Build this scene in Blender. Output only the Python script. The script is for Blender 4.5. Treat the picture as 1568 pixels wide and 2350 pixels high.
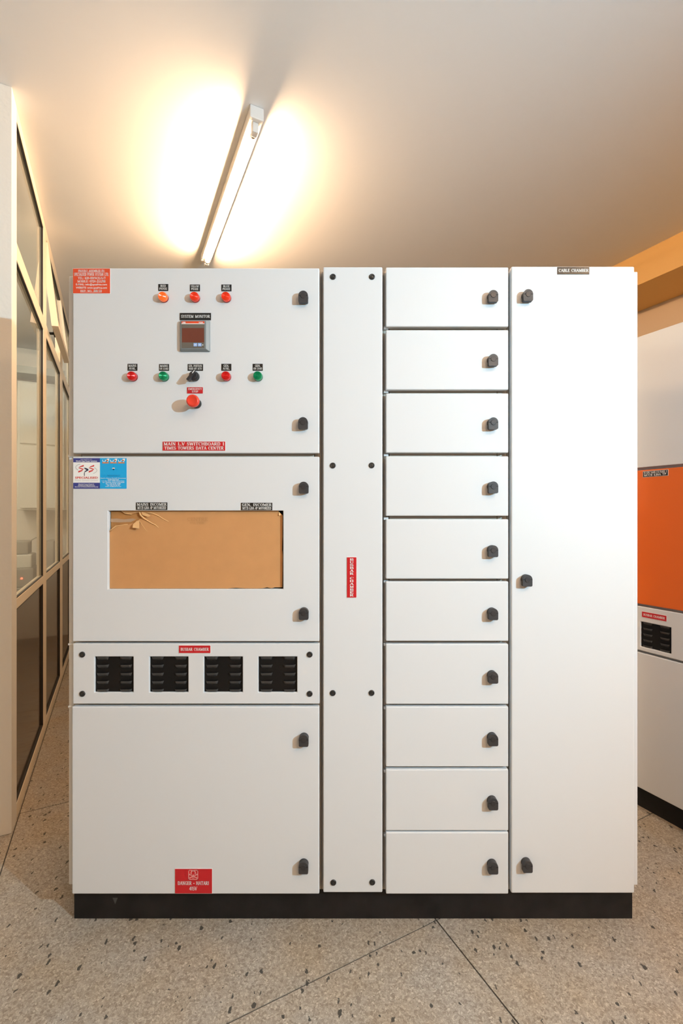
import bpy, bmesh, math, random
from mathutils import Matrix, Vector

for o in list(bpy.data.objects):
    bpy.data.objects.remove(o, do_unlink=True)
SC = bpy.context.scene
COL = SC.collection
PI = math.pi

# ------------------------------------------------------------------ camera
F = 1044.0            # focal length in pixels of the 1568 x 2350 frame
PX, PY = 784.0, 1182.0
H = 1.309             # camera height
cam_d = bpy.data.cameras.new('camera')
cam = bpy.data.objects.new('camera', cam_d)
COL.objects.link(cam)
cam.location = (0, 0, H)
cam.rotation_euler = (PI / 2, 0, 0)
cam_d.sensor_fit = 'VERTICAL'
cam_d.sensor_height = 36.0
cam_d.lens = F / 2350 * 36.0
cam_d.shift_y = (PY - 1175.0) / 2350
cam_d.clip_start = 0.02
SC.camera = cam

# ------------------------------------------------------------------ world, flash, exposure
wd = bpy.data.worlds.new('world')
SC.world = wd
wd.use_nodes = True
wd.node_tree.nodes['Background'].inputs[0].default_value = (1.0, 0.86, 0.7, 1)
wd.node_tree.nodes['Background'].inputs[1].default_value = 0.02

fl_d = bpy.data.lights.new('flash', 'SPOT')
fl_d.spot_size = math.radians(140)
fl_d.spot_blend = 1.0
fl_d.energy = 400
fl_d.color = (0.48, 0.81, 1.0)
fl_d.shadow_soft_size = 0.02
fl = bpy.data.objects.new('flash', fl_d)
COL.objects.link(fl)
fl.location = (2.15, -0.45, 2.02)
fl.rotation_euler = (Vector((-3.2, 1.44, 1.6)) - fl.location).to_track_quat('-Z', 'Y').to_euler()

TUBE_STRENGTH = 315.0
TUBE_COLOR = (1.0, 0.625, 0.34, 1)

SC.cycles.max_bounces = 6
SC.cycles.diffuse_bounces = 3
SC.cycles.glossy_bounces = 3
SC.cycles.caustics_reflective = False
SC.cycles.caustics_refractive = False
SC.view_settings.view_transform = 'Standard'
SC.view_settings.look = 'None'
SC.view_settings.exposure = 0.0
SC.view_settings.gamma = 1.0
SC.view_settings.use_curve_mapping = False

# ------------------------------------------------------------------ frames
TH = math.atan2(520, 1044)      # the room is turned by this against the switchboard
CW, SW = math.cos(TH), math.sin(TH)
YF = 1.44                       # plane of the switchboard's door fronts
CEIL = 3.07


def px2x(px, Y=YF):
    return (px - PX) / F * Y


def px2z(py, Y=YF):
    return H + (PY - py) / F * Y


# ------------------------------------------------------------------ materials
MATS = {}


def mat(name, col, rough=0.5, metal=0.0, emis=None, estr=0.0, spec=0.5, bump=None, noise=None, coat=0.0):
    m = bpy.data.materials.new(name)
    m.use_nodes = True
    nt = m.node_tree
    b = nt.nodes['Principled BSDF']
    b.inputs['Base Color'].default_value = (*col, 1)
    b.inputs['Roughness'].default_value = rough
    b.inputs['Metallic'].default_value = metal
    b.inputs['Specular IOR Level'].default_value = spec
    b.inputs['Coat Weight'].default_value = coat
    if emis:
        b.inputs['Emission Color'].default_value = (*emis, 1)
        b.inputs['Emission Strength'].default_value = estr
    if bump or noise:
        geo = nt.nodes.new('ShaderNodeNewGeometry')
    if bump:
        sc, st, dist = bump
        n = nt.nodes.new('ShaderNodeTexNoise')
        n.inputs['Scale'].default_value = sc
        n.inputs['Detail'].default_value = 1
        bp = nt.nodes.new('ShaderNodeBump')
        bp.inputs['Strength'].default_value = st
        bp.inputs['Distance'].default_value = dist
        nt.links.new(geo.outputs['Position'], n.inputs['Vector'])
        nt.links.new(n.outputs['Fac'], bp.inputs['Height'])
        nt.links.new(bp.outputs['Normal'], b.inputs['Normal'])
    if noise:
        sc, amt = noise
        n = nt.nodes.new('ShaderNodeTexNoise')
        n.inputs['Scale'].default_value = sc
        n.inputs['Detail'].default_value = 4
        r = nt.nodes.new('ShaderNodeValToRGB')
        r.color_ramp.elements[0].position = 0.3
        r.color_ramp.elements[1].position = 0.7
        r.color_ramp.elements[0].color = (*[c * (1 - amt) for c in col], 1)
        r.color_ramp.elements[1].color = (*[min(1, c * (1 + amt)) for c in col], 1)
        nt.links.new(geo.outputs['Position'], n.inputs['Vector'])
        nt.links.new(n.outputs['Fac'], r.inputs['Fac'])
        nt.links.new(r.outputs['Color'], b.inputs['Base Color'])
    MATS[name] = m
    return m


M_PAINT = mat('powder_coat', (0.665, 0.675, 0.685), 0.45, spec=0.3)
M_FRAME = mat('frame_gap_shade', (0.52, 0.46, 0.39), 0.5)  # brown-grey shade of the door gaps put into the frame's colour
M_SIDE = mat('side_paint', (0.74, 0.74, 0.73), 0.5, bump=(500, 0.4, 0.001))
M_DARK = mat('interior_shade', (0.035, 0.022, 0.018), 0.7)  # dark colour stands in for the unlit hollow inside the solid body
M_BLACKGAP = mat('slot_black', (0.006, 0.006, 0.006), 0.8)
M_PLINTH = mat('plinth_black', (0.009, 0.008, 0.008), 0.6, spec=0.3, noise=(14, 0.45))
M_SCUFF = mat('plinth_mark', (0.05, 0.05, 0.05), 0.6)
M_KNOB = mat('knob_plastic', (0.030, 0.030, 0.033), 0.5)
M_KNOB2 = mat('knob_cap', (0.022, 0.022, 0.025), 0.45)
M_SCREW = mat('screw_black', (0.014, 0.014, 0.014), 0.38)
M_SCREW2 = mat('screw_socket', (0.07, 0.065, 0.06), 0.35, metal=0.6)
M_VENT = mat('vent_black', (0.006, 0.006, 0.006), 0.5, spec=0.2)
M_LOUV = mat('louver_black', (0.045, 0.045, 0.045), 0.3)
M_LBLACK = mat('label_black', (0.012, 0.011, 0.010), 0.28)
M_LRED = mat('label_red', (0.52, 0.012, 0.018), 0.35)
M_LORANGE = mat('label_orange_red', (0.74, 0.075, 0.022), 0.35)
M_WHITE = mat('print_white', (0.86, 0.86, 0.84), 0.4)
M_PINK = mat('print_pink', (0.78, 0.32, 0.30), 0.4)
M_NAVY = mat('print_navy', (0.035, 0.045, 0.24), 0.4)
M_CYAN = mat('print_cyan', (0.0, 0.36, 0.75), 0.4)
M_PRED = mat('print_red', (0.66, 0.035, 0.03), 0.4)
M_PORANGE = mat('print_orange', (0.72, 0.18, 0.02), 0.4)
M_PGREY = mat('print_grey', (0.6, 0.6, 0.6), 0.4)
M_PDARK = mat('print_dark', (0.015, 0.02, 0.06), 0.4)
M_PTEAL = mat('print_teal', (0.0, 0.10, 0.28), 0.4)
M_LENSR = mat('lens_red', (0.66, 0.012, 0.012), 0.22, metal=0.45, emis=(1, 0.03, 0.01), estr=0.06, coat=0.5)
M_LENSO = mat('lens_red_lit', (0.72, 0.03, 0.012), 0.22, metal=0.45, emis=(1, 0.08, 0.01), estr=0.22, coat=0.5)
M_LENSL = mat('lens_orange_lit', (0.8, 0.12, 0.02), 0.2, emis=(1, 0.18, 0.02), estr=0.38, coat=0.4)
M_LENSG = mat('lens_green', (0.0, 0.27, 0.105), 0.22, metal=0.45, emis=(0.0, 0.5, 0.2), estr=0.03, coat=0.5)
M_BEZR = mat('bezel_dark_red', (0.25, 0.01, 0.012), 0.3)
M_BEZG = mat('bezel_dark_green', (0.0, 0.08, 0.035), 0.3)
M_STOP = mat('stop_red', (0.74, 0.045, 0.02), 0.32)
M_GREYPL = mat('grey_plastic', (0.20, 0.23, 0.24), 0.4)
M_MFACE = mat('meter_face', (0.13, 0.115, 0.095), 0.35)
M_DISP = mat('meter_display', (0.15, 0.040, 0.024), 0.15)
M_BTN = mat('button_blue', (0.30, 0.46, 0.80), 0.4)
M_CARD = mat('cardboard', (0.55, 0.275, 0.105), 0.85, noise=(25, 0.03))
M_CARDIN = mat('cardboard_inner', (0.40, 0.185, 0.055), 0.85, noise=(40, 0.12))
M_CARDEDGE = mat('cardboard_torn_edge', (0.72, 0.42, 0.18), 0.9)
M_PENCIL = mat('cardboard_pencil', (0.47, 0.232, 0.086), 0.9)
M_TAPE = mat('tape_grey', (0.42, 0.29, 0.19), 0.45)
M_ORANGE = mat('panel_orange', (0.73, 0.128, 0.006), 0.5)
M_ALU = mat('cream_aluminium', (0.80, 0.705, 0.55), 0.38)
M_GASKET = mat('black_gasket', (0.02, 0.017, 0.014), 0.6)
M_WALL = mat('wall_cream', (0.77, 0.74, 0.68), 0.8, bump=(60, 0.25, 0.003))
M_WALL2 = mat('wall_tan', (0.50, 0.44, 0.36), 0.8)  # tone darkened to cut flash bounce off these unseen walls
M_WALL3 = mat('wall_ochre', (0.66, 0.52, 0.38), 0.8)
M_CEIL = mat('ceiling_white', (0.83, 0.845, 0.86), 0.85, bump=(30, 0.10, 0.003))
M_BEAM = mat('beam_ochre', (0.80, 0.50, 0.19), 0.75, bump=(50, 0.2, 0.003))  # one even ochre tone over the whole beam
M_LOWPANE = mat('dark_panel', (0.055, 0.034, 0.018), 0.12, spec=0.5)
M_BATTEN = mat('batten_white', (0.80, 0.77, 0.72), 0.45)
M_CAPGREY = mat('lampholder_white', (0.78, 0.76, 0.73), 0.5)
M_METAL = mat('tube_cap_metal', (0.6, 0.58, 0.55), 0.3, metal=0.9)
M_TRAY = mat('galvanised_tray', (0.30, 0.33, 0.32), 0.5, metal=0.5)
M_OTHER = mat('other_room_wall', (0.74, 0.72, 0.66), 0.8)
M_OBOX = mat('wall_unit_white', (0.66, 0.68, 0.64), 0.5)
M_OGREY = mat('unit_grey', (0.30, 0.30, 0.27), 0.6)
M_LED = mat('led_red', (0.9, 0.05, 0.02), 0.4, emis=(1, 0.10, 0.05), estr=6)
M_JOINT = mat('floor_joint', (0.05, 0.045, 0.04), 0.8)

M_TUBE = mat('tube_glow', (1, 1, 1), 0.5, emis=TUBE_COLOR[:3], estr=TUBE_STRENGTH)


M_TUBE2 = mat('tube_glow_cool', (1, 1, 1), 0.5, emis=(0.97, 0.83, 0.64), estr=TUBE_STRENGTH * 0.8)


def glass_mat():
    m = bpy.data.materials.new('clear_glass')
    m.use_nodes = True
    nt = m.node_tree
    nt.nodes.remove(nt.nodes['Principled BSDF'])
    out = nt.nodes['Material Output']
    tr = nt.nodes.new('ShaderNodeBsdfTransparent')
    tr.inputs[0].default_value = (0.965, 0.975, 0.96, 1)
    gl = nt.nodes.new('ShaderNodeBsdfGlossy')
    gl.inputs['Roughness'].default_value = 0.015
    fr = nt.nodes.new('ShaderNodeFresnel')
    fr.inputs['IOR'].default_value = 1.52
    geo = nt.nodes.new('ShaderNodeNewGeometry')
    inv = nt.nodes.new('ShaderNodeMath'); inv.operation = 'SUBTRACT'; inv.inputs[0].default_value = 1.0
    mul = nt.nodes.new('ShaderNodeMath'); mul.operation = 'MULTIPLY'
    nt.links.new(geo.outputs['Backfacing'], inv.inputs[1])
    nt.links.new(fr.outputs[0], mul.inputs[0]); nt.links.new(inv.outputs[0], mul.inputs[1])
    mx = nt.nodes.new('ShaderNodeMixShader')
    nt.links.new(mul.outputs[0], mx.inputs[0])
    nt.links.new(tr.outputs[0], mx.inputs[1])
    nt.links.new(gl.outputs[0], mx.inputs[2])
    nt.links.new(mx.outputs[0], out.inputs['Surface'])
    return m


M_GLASS = glass_mat()


def terrazzo_mat():
    m = bpy.data.materials.new('terrazzo')
    m.use_nodes = True
    nt = m.node_tree
    L = nt.links.new
    b = nt.nodes['Principled BSDF']
    b.inputs['Roughness'].default_value = 0.55
    geo = nt.nodes.new('ShaderNodeNewGeometry')
    # warped position for irregular chips
    nz = nt.nodes.new('ShaderNodeTexNoise')
    nz.inputs['Scale'].default_value = 90
    L(geo.outputs['Position'], nz.inputs['Vector'])
    sub = nt.nodes.new('ShaderNodeVectorMath'); sub.operation = 'SUBTRACT'
    sub.inputs[1].default_value = (0.5, 0.5, 0.5)
    L(nz.outputs['Color'], sub.inputs[0])
    scl = nt.nodes.new('ShaderNodeVectorMath'); scl.operation = 'SCALE'
    scl.inputs['Scale'].default_value = 0.014
    L(sub.outputs[0], scl.inputs[0])
    add = nt.nodes.new('ShaderNodeVectorMath'); add.operation = 'ADD'
    L(geo.outputs['Position'], add.inputs[0]); L(scl.outputs[0], add.inputs[1])
    v1 = nt.nodes.new('ShaderNodeTexVoronoi')
    v1.inputs['Scale'].default_value = 200
    L(add.outputs[0], v1.inputs['Vector'])
    sep = nt.nodes.new('ShaderNodeSeparateColor')
    L(v1.outputs['Color'], sep.inputs[0])
    r1 = nt.nodes.new('ShaderNodeValToRGB')
    e = r1.color_ramp.elements
    e[0].position = 0.0; e[0].color = (0.249, 0.214, 0.178, 1)
    e[1].position = 1.0; e[1].color = (0.530, 0.487, 0.427, 1)
    for p, c in ((0.25, (0.339, 0.300, 0.254, 1)), (0.6, (0.398, 0.358, 0.308, 1)), (0.9, (0.456, 0.412, 0.356, 1))):
        k = e.new(p); k.color = c
    L(sep.outputs[0], r1.inputs['Fac'])
    v2 = nt.nodes.new('ShaderNodeTexVoronoi')
    v2.feature = 'DISTANCE_TO_EDGE'
    v2.inputs['Scale'].default_value = 200
    L(add.outputs[0], v2.inputs['Vector'])
    r2 = nt.nodes.new('ShaderNodeValToRGB')
    r2.color_ramp.elements[0].position = 0.0; r2.color_ramp.elements[0].color = (0.74, 0.72, 0.69, 1)
    r2.color_ramp.elements[1].position = 0.16; r2.color_ramp.elements[1].color = (1, 1, 1, 1)
    L(v2.outputs['Distance'], r2.inputs['Fac'])
    mul = nt.nodes.new('ShaderNodeMix'); mul.data_type = 'RGBA'; mul.blend_type = 'MULTIPLY'
    mul.inputs['Factor'].default_value = 1.0
    L(r1.outputs['Color'], mul.inputs['A']); L(r2.outputs['Color'], mul.inputs['B'])
    # dark chips
    v3 = nt.nodes.new('ShaderNodeTexVoronoi')
    v3.inputs['Scale'].default_value = 62
    mp = nt.nodes.new('ShaderNodeMapping')
    mp.inputs['Scale'].default_value = (1.15, 0.62, 1.0)
    mp.inputs['Rotation'].default_value = (0, 0, 0.7)
    L(add.outputs[0], mp.inputs['Vector']); L(mp.outputs[0], v3.inputs['Vector'])
    sep3 = nt.nodes.new('ShaderNodeSeparateColor'); L(v3.outputs['Color'], sep3.inputs[0])
    gate = nt.nodes.new('ShaderNodeMath'); gate.operation = 'LESS_THAN'; gate.inputs[1].default_value = 0.24
    L(sep3.outputs[0], gate.inputs[0])
    siz = nt.nodes.new('ShaderNodeMapRange')
    siz.inputs['To Min'].default_value = 0.04; siz.inputs['To Max'].default_value = 0.38
    L(sep3.outputs[1], siz.inputs['Value'])
    near = nt.nodes.new('ShaderNodeMath'); near.operation = 'LESS_THAN'
    L(v3.outputs['Distance'], near.inputs[0]); L(siz.outputs[0], near.inputs[1])
    both = nt.nodes.new('ShaderNodeMath'); both.operation = 'MULTIPLY'
    L(gate.outputs[0], both.inputs[0]); L(near.outputs[0], both.inputs[1])
    mx = nt.nodes.new('ShaderNodeMix'); mx.data_type = 'RGBA'
    L(both.outputs[0], mx.inputs['Factor'])
    L(mul.outputs['Result'], mx.inputs['A'])
    mx.inputs['B'].default_value = (0.055, 0.052, 0.045, 1)
    # broad stains
    n4 = nt.nodes.new('ShaderNodeTexNoise'); n4.inputs['Scale'].default_value = 5.0; n4.inputs['Detail'].default_value = 3
    L(geo.outputs['Position'], n4.inputs['Vector'])
    r4 = nt.nodes.new('ShaderNodeValToRGB')
    r4.color_ramp.elements[0].position = 0.35; r4.color_ramp.elements[0].color = (1, 1, 1, 1)
    r4.color_ramp.elements[1].position = 0.72; r4.color_ramp.elements[1].color = (1.0, 0.90, 0.76, 1)
    L(n4.outputs['Fac'], r4.inputs['Fac'])
    m4 = nt.nodes.new('ShaderNodeMix'); m4.data_type = 'RGBA'; m4.blend_type = 'MULTIPLY'
    m4.inputs['Factor'].default_value = 1.0
    L(mx.outputs['Result'], m4.inputs['A']); L(r4.outputs['Color'], m4.inputs['B'])
    L(m4.outputs['Result'], b.inputs['Base Color'])
    MATS['terrazzo'] = m
    return m


M_TERR = terrazzo_mat()

# ------------------------------------------------------------------ mesh helpers


class MB:
    """collects shapes into one mesh"""

    def __init__(self):
        self.v, self.f, self.m, self.s, self.mats = [], [], [], [], []

    def mi(self, m):
        if m not in self.mats:
            self.mats.append(m)
        return self.mats.index(m)

    def add(self, verts, faces, m, smooth=False):
        o = len(self.v)
        self.v += [tuple(p) for p in verts]
        k = self.mi(m)
        for f in faces:
            self.f.append([i + o for i in f]); self.m.append(k); self.s.append(smooth)
        return self

    def box(self, x0, x1, y0, y1, z0, z1, m, M=None):
        vs = [Vector((x, y, z)) for z in (z0, z1) for y in (y0, y1) for x in (x0, x1)]
        if M:
            vs = [M @ p for p in vs]
        fs = [(0, 2, 3, 1), (4, 5, 7, 6), (0, 1, 5, 4), (2, 6, 7, 3), (0, 4, 6, 2), (1, 3, 7, 5)]
        return self.add(vs, fs, m)

    def prism(self, pts, y0, y1, m, mside=None, smooth=False):
        """outline pts (x, z) counter-clockwise seen from the front (-y), extruded from y0 (front) to y1 (back)"""
        n = len(pts)
        vs = [(x, y0, z) for x, z in pts] + [(x, y1, z) for x, z in pts]
        self.add(vs, [list(range(n)), list(range(2 * n - 1, n - 1, -1))], m)
        self.add(vs, [(i, n + i, n + (i + 1) % n, (i + 1) % n) for i in range(n)], mside or m, smooth)
        return self

    def flat(self, pts, y, m):
        self.add([(x, y, z) for x, z in pts], [list(range(len(pts)))], m)
        return self

    def lathe_y(self, prof, m, seg=24, cx=0, cz=0, smooth=True, cap=True):
        """profile of (radius, y) from the back to the front, turned about the y axis"""
        vs, fs = [], []
        for r, y in prof:
            for k in range(seg):
                a = 2 * PI * k / seg
                vs.append((cx + r * math.cos(a), y, cz + r * math.sin(a)))
        for i in range(len(prof) - 1):
            for k in range(seg):
                a, b = i * seg + k, i * seg + (k + 1) % seg
                fs.append((a, b, b + seg, a + seg))
        self.add(vs, fs, m, smooth)
        if cap:
            o = len(prof) - 1
            self.add([(cx + prof[o][0] * math.cos(2 * PI * k / seg), prof[o][1], cz + prof[o][0] * math.sin(2 * PI * k / seg)) for k in range(seg)],
                     [list(range(seg))], m)
        return self

    def tube(self, path, r, m, seg=8):
        rings = []
        n = len(path)
        P = [Vector(p) for p in path]
        for i in range(n):
            d = (P[min(i + 1, n - 1)] - P[max(i - 1, 0)]).normalized()
            a = d.cross(Vector((0, 0, 1)))
            if a.length < 1e-4:
                a = d.cross(Vector((1, 0, 0)))
            a.normalize(); b = d.cross(a)
            rr = r[i] if isinstance(r, (list, tuple)) else r
            rings.append([P[i] + rr * (math.cos(2 * PI * k / seg) * a + math.sin(2 * PI * k / seg) * b) for k in range(seg)])
        vs = [p for ring in rings for p in ring]
        fs = [(i * seg + k, i * seg + (k + 1) % seg, (i + 1) * seg + (k + 1) % seg, (i + 1) * seg + k) for i in range(n - 1) for k in range(seg)]
        fs += [list(range(seg))[::-1], [(n - 1) * seg + k for k in range(seg)]]
        return self.add(vs, fs, m, True)

    def mesh(self, name):
        me = bpy.data.meshes.new(name)
        me.from_pydata(self.v, [], self.f)
        for m in self.mats:
            me.materials.append(m)
        for p, k, s in zip(me.polygons, self.m, self.s):
            p.material_index = k
            p.use_smooth = s
        bm = bmesh.new(); bm.from_mesh(me)
        bmesh.ops.recalc_face_normals(bm, faces=bm.faces)
        bm.to_mesh(me); bm.free()
        return me

    def build(self, name, parent=None, loc=(0, 0, 0), bevel=0.0, rotz=0.0, seg=2):
        return link(name, self.mesh(name), parent, loc, bevel, rotz, seg)


def link(name, me, parent=None, loc=(0, 0, 0), bevel=0.0, rotz=0.0, seg=2):
    o = bpy.data.objects.new(name, me)
    COL.objects.link(o)
    o.parent = parent
    o.location = loc
    o.rotation_euler = (0, 0, rotz)
    if bevel:
        md = o.modifiers.new('edge', 'BEVEL')
        md.width = bevel; md.segments = seg; md.limit_method = 'ANGLE'
        md.angle_limit = math.radians(40)
        md.harden_normals = False
    return o


def empty(name, loc=(0, 0, 0), rotz=0.0):
    o = bpy.data.objects.new(name, None)
    COL.objects.link(o)
    o.location = loc
    o.rotation_euler = (0, 0, rotz)
    o.empty_display_size = 0.1
    return o


def tag(o, label=None, cat=None, group=None, kind=None):
    if label: o['label'] = label
    if cat: o['category'] = cat
    if group: o['group'] = group
    if kind: o['kind'] = kind
    return o


def room(name, mb, label, cat, parent=None, kind='structure', bevel=0.0):
    o = mb.build(name, parent, (0, 0, 0), bevel, TH if parent is None else 0)
    if parent is None:
        tag(o, label, cat, kind=kind)
    return o


def copy_tree(o, parent=None):
    c = o.copy(); COL.objects.link(c); c.parent = parent
    for ch in list(o.children):
        copy_tree(ch, c)
    return c


# ------------------------------------------------------------------ lettering
# A serif alphabet drawn as thick (T) and thin (t) strokes; 's' marks stroke ends that carry a serif.
def _arc(cx, cy, rx, ry, a0, a1, n=7):
    return [(cx + rx * math.cos(math.radians(a0 + (a1 - a0) * i / n)), cy + ry * math.sin(math.radians(a0 + (a1 - a0) * i / n))) for i in range(n + 1)]


G = {
    'A': (.80, [('t', [(.09, 0), (.40, 1)]), ('T', [(.40, 1), (.70, 0)]), ('t', [(.2, .34), (.59, .34)])], [(.09, 0), (.70, 0)]),
    'B': (.72, [('T', [(.18, 0), (.18, 1)]), ('t', [(.06, .97), (.42, .97)]), ('t', [(.2, .52), (.42, .52)]), ('t', [(.06, .03), (.42, .03)]),
               ('T', _arc(.42, .74, .14, .21, 80, -80)), ('T', _arc(.42, .27, .18, .22, 80, -80))], []),
    'C': (.76, [('T', _arc(.42, .5, .28, .45, 120, 240)), ('t', _arc(.42, .5, .28, .47, 120, 35)), ('t', _arc(.42, .5, .28, .47, 240, 320)),
               ('t', [(.66, .97), (.66, .68)])], []),
    'D': (.80, [('T', [(.18, 0), (.18, 1)]), ('t', [(.06, .97), (.42, .97)]), ('t', [(.06, .03), (.42, .03)]), ('T', _arc(.40, .5, .27, .45, 75, -75)),
               ('t', [(.4, .97), (.5, .92)]), ('t', [(.4, .03), (.5, .08)])], []),
    'E': (.68, [('T', [(.18, 0), (.18, 1)]), ('t', [(.06, .97), (.58, .97)]), ('t', [(.2, .52), (.46, .52)]), ('t', [(.06, .03), (.60, .03)]),
               ('t', [(.57, 1), (.57, .74)]), ('t', [(.59, 0), (.59, .28)]), ('t', [(.45, .62), (.45, .42)])], []),
    'F': (.64, [('T', [(.18, 0), (.18, 1)]), ('t', [(.06, .97), (.58, .97)]), ('t', [(.2, .52), (.46, .52)]), ('t', [(.57, 1), (.57, .74)]),
               ('t', [(.45, .62), (.45, .42)])], [(.18, 0)]),
    'G': (.80, [('T', _arc(.42, .5, .28, .45, 120, 240)), ('t', _arc(.42, .5, .28, .47, 120, 35)), ('t', _arc(.42, .5, .28, .47, 240, 310)),
               ('t', [(.66, .97), (.66, .7)]), ('T', [(.62, .05), (.62, .42)]), ('t', [(.48, .42), (.75, .42)])], []),
    'H': (.84, [('T', [(.18, 0), (.18, 1)]), ('T', [(.66, 0), (.66, 1)]), ('t', [(.2, .52), (.64, .52)])], [(.18, 0), (.18, 1), (.66, 0), (.66, 1)]),
    'I': (.40, [('T', [(.20, 0), (.20, 1)])], [(.2, 0), (.2, 1)]),
    'J': (.50, [('T', [(.30, .2), (.30, 1)]), ('t', _arc(.16, .2, .14, .18, 0, -150))], [(.3, 1)]),
    'K': (.82, [('T', [(.18, 0), (.18, 1)]), ('t', [(.2, .42), (.62, 1)]), ('T', [(.34, .58), (.68, 0)])], [(.18, 0), (.18, 1), (.64, 1), (.68, 0)]),
    'L': (.66, [('T', [(.18, 0), (.18, 1)]), ('t', [(.06, .03), (.58, .03)]), ('t', [(.57, 0), (.57, .3)])], [(.18, 1)]),
    'M': (.98, [('t', [(.16, 0), (.16, 1)]), ('T', [(.18, 1), (.48, .1)]), ('t', [(.48, .05), (.80, 1)]), ('T', [(.80, 0), (.80, 1)])], [(.16, 0), (.80, 0), (.12, 1), (.84, 1)]),
    'N': (.86, [('t', [(.16, 0), (.16, 1)]), ('T', [(.17, 1), (.68, 0)]), ('t', [(.68, 0), (.68, 1)])], [(.16, 0), (.12, 1), (.68, 1)]),
    'O': (.82, [('T', _arc(.41, .5, .28, .45, 130, 230)), ('T', _arc(.41, .5, .28, .45, -50, 50)), ('t', _arc(.41, .5, .28, .47, 50, 130)), ('t', _arc(.41, .5, .28, .47, 230, 310))], []),
    'P': (.68, [('T', [(.18, 0), (.18, 1)]), ('t', [(.06, .97), (.42, .97)]), ('t', [(.2, .46), (.42, .46)]), ('T', _arc(.42, .715, .16, .23, 80, -80))], [(.18, 0)]),
    'Q': (.82, [('T', _arc(.41, .5, .28, .45, 130, 230)), ('T', _arc(.41, .5, .28, .45, -50, 50)), ('t', _arc(.41, .5, .28, .47, 50, 130)), ('t', _arc(.41, .5, .28, .47, 230, 310)),
               ('T', [(.44, .1), (.72, -.15)])], []),
    'R': (.78, [('T', [(.18, 0), (.18, 1)]), ('t', [(.06, .97), (.42, .97)]), ('t', [(.2, .5), (.42, .5)]), ('T', _arc(.42, .735, .16, .21, 80, -80)), ('T', [(.38, .5), (.66, 0)])], [(.18, 0), (.68, 0)]),
    'S': (.64, [('t', _arc(.32, .74, .2, .23, 30, 110)), ('T', _arc(.30, .74, .18, .21, 110, 230) + [(.38, .46)] + _arc(.32, .26, .2, .21, 45, -60)),
               ('t', _arc(.32, .26, .2, .23, -60, -150)), ('t', [(.51, .97), (.51, .70)]), ('t', [(.11, .03), (.11, .32)])], []),
    'T': (.74, [('T', [(.37, 0), (.37, 1)]), ('t', [(.06, .97), (.68, .97)]), ('t', [(.07, 1), (.07, .74)]), ('t', [(.67, 1), (.67, .74)])], [(.37, 0)]),
    'U': (.82, [('T', [(.18, 1), (.18, .3)] + _arc(.41, .3, .23, .27, 190, 270)), ('t', _arc(.41, .3, .25, .29, 270, 360) + [(.66, 1)])], [(.18, 1), (.66, 1)]),
    'V': (.80, [('T', [(.10, 1), (.40, 0)]), ('t', [(.40, 0), (.70, 1)])], [(.10, 1), (.70, 1)]),
    'W': (1.08, [('T', [(.10, 1), (.34, 0)]), ('t', [(.34, 0), (.56, .9)]), ('T', [(.54, 1), (.76, 0)]), ('t', [(.76, 0), (.98, 1)])], [(.10, 1), (.98, 1), (.54, 1)]),
    'X': (.80, [('T', [(.12, 1), (.68, 0)]), ('t', [(.12, 0), (.68, 1)])], [(.12, 1), (.68, 1), (.12, 0), (.68, 0)]),
    'Y': (.78, [('T', [(.10, 1), (.38, .46)]), ('t', [(.38, .46), (.68, 1)]), ('T', [(.38, .46), (.38, 0)])], [(.10, 1), (.68, 1), (.38, 0)]),
    'Z': (.70, [('t', [(.10, .97), (.62, .97)]), ('T', [(.60, .95), (.12, .05)]), ('t', [(.08, .03), (.62, .03)]), ('t', [(.1, 1), (.1, .75)]), ('t', [(.62, 0), (.62, .25)])], []),
    '0': (.60, [('T', _arc(.3, .5, .19, .45, 120, 240)), ('T', _arc(.3, .5, .19, .45, -60, 60)), ('t', _arc(.3, .5, .19, .47, 60, 120)), ('t', _arc(.3, .5, .19, .47, 240, 300))], []),
    '1': (.46, [('T', [(.25, 0), (.25, 1)]), ('t', [(.25, .96), (.1, .84)])], [(.25, 0)]),
    '2': (.60, [('T', _arc(.29, .72, .19, .24, 150, -30) + [(.12, .04)]), ('T', [(.08, .05), (.52, .05)]), ('t', [(.52, 0), (.52, .2)])], []),
    '3': (.60, [('T', _arc(.28, .74, .18, .21, 140, -80)), ('T', _arc(.28, .26, .2, .24, 80, -140))], []),
    '4': (.62, [('T', [(.42, 0), (.42, 1)]), ('t', [(.42, 1), (.06, .3)]), ('t', [(.06, .28), (.58, .28)])], []),
    '5': (.60, [('t', [(.14, .95), (.50, .95)]), ('t', [(.14, .97), (.12, .55)]), ('T', _arc(.28, .3, .2, .27, 120, -140))], []),
    '6': (.60, [('T', _arc(.42, .5, .3, .48, 100, 200)), ('T', _arc(.3, .28, .19, .25, 0, 360, 12))], []),
    '7': (.58, [('T', [(.08, .94), (.52, .94)]), ('t', [(.08, 1), (.08, .78)]), ('T', [(.50, .94), (.22, 0)])], []),
    '8': (.60, [('T', _arc(.3, .74, .16, .21, 0, 360, 12)), ('T', _arc(.3, .26, .19, .22, 0, 360, 12))], []),
    '9': (.60, [('T', _arc(.3, .70, .19, .25, 0, 360, 12)), ('T', _arc(.18, .5, .3, .48, 10, -80))], []),
    '.': (.30, [('D', [(.15, .09)])], []),
    ':': (.30, [('D', [(.15, .09)]), ('D', [(.15, .6)])], []),
    ',': (.30, [('D', [(.15, .09)]), ('t', [(.17, .06), (.1, -.14)])], []),
    '-': (.50, [('T', [(.08, .42), (.42, .42)])], []),
    '/': (.50, [('t', [(.05, -.05), (.45, 1.05)])], []),
    ' ': (.50, [], []),
}


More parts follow.
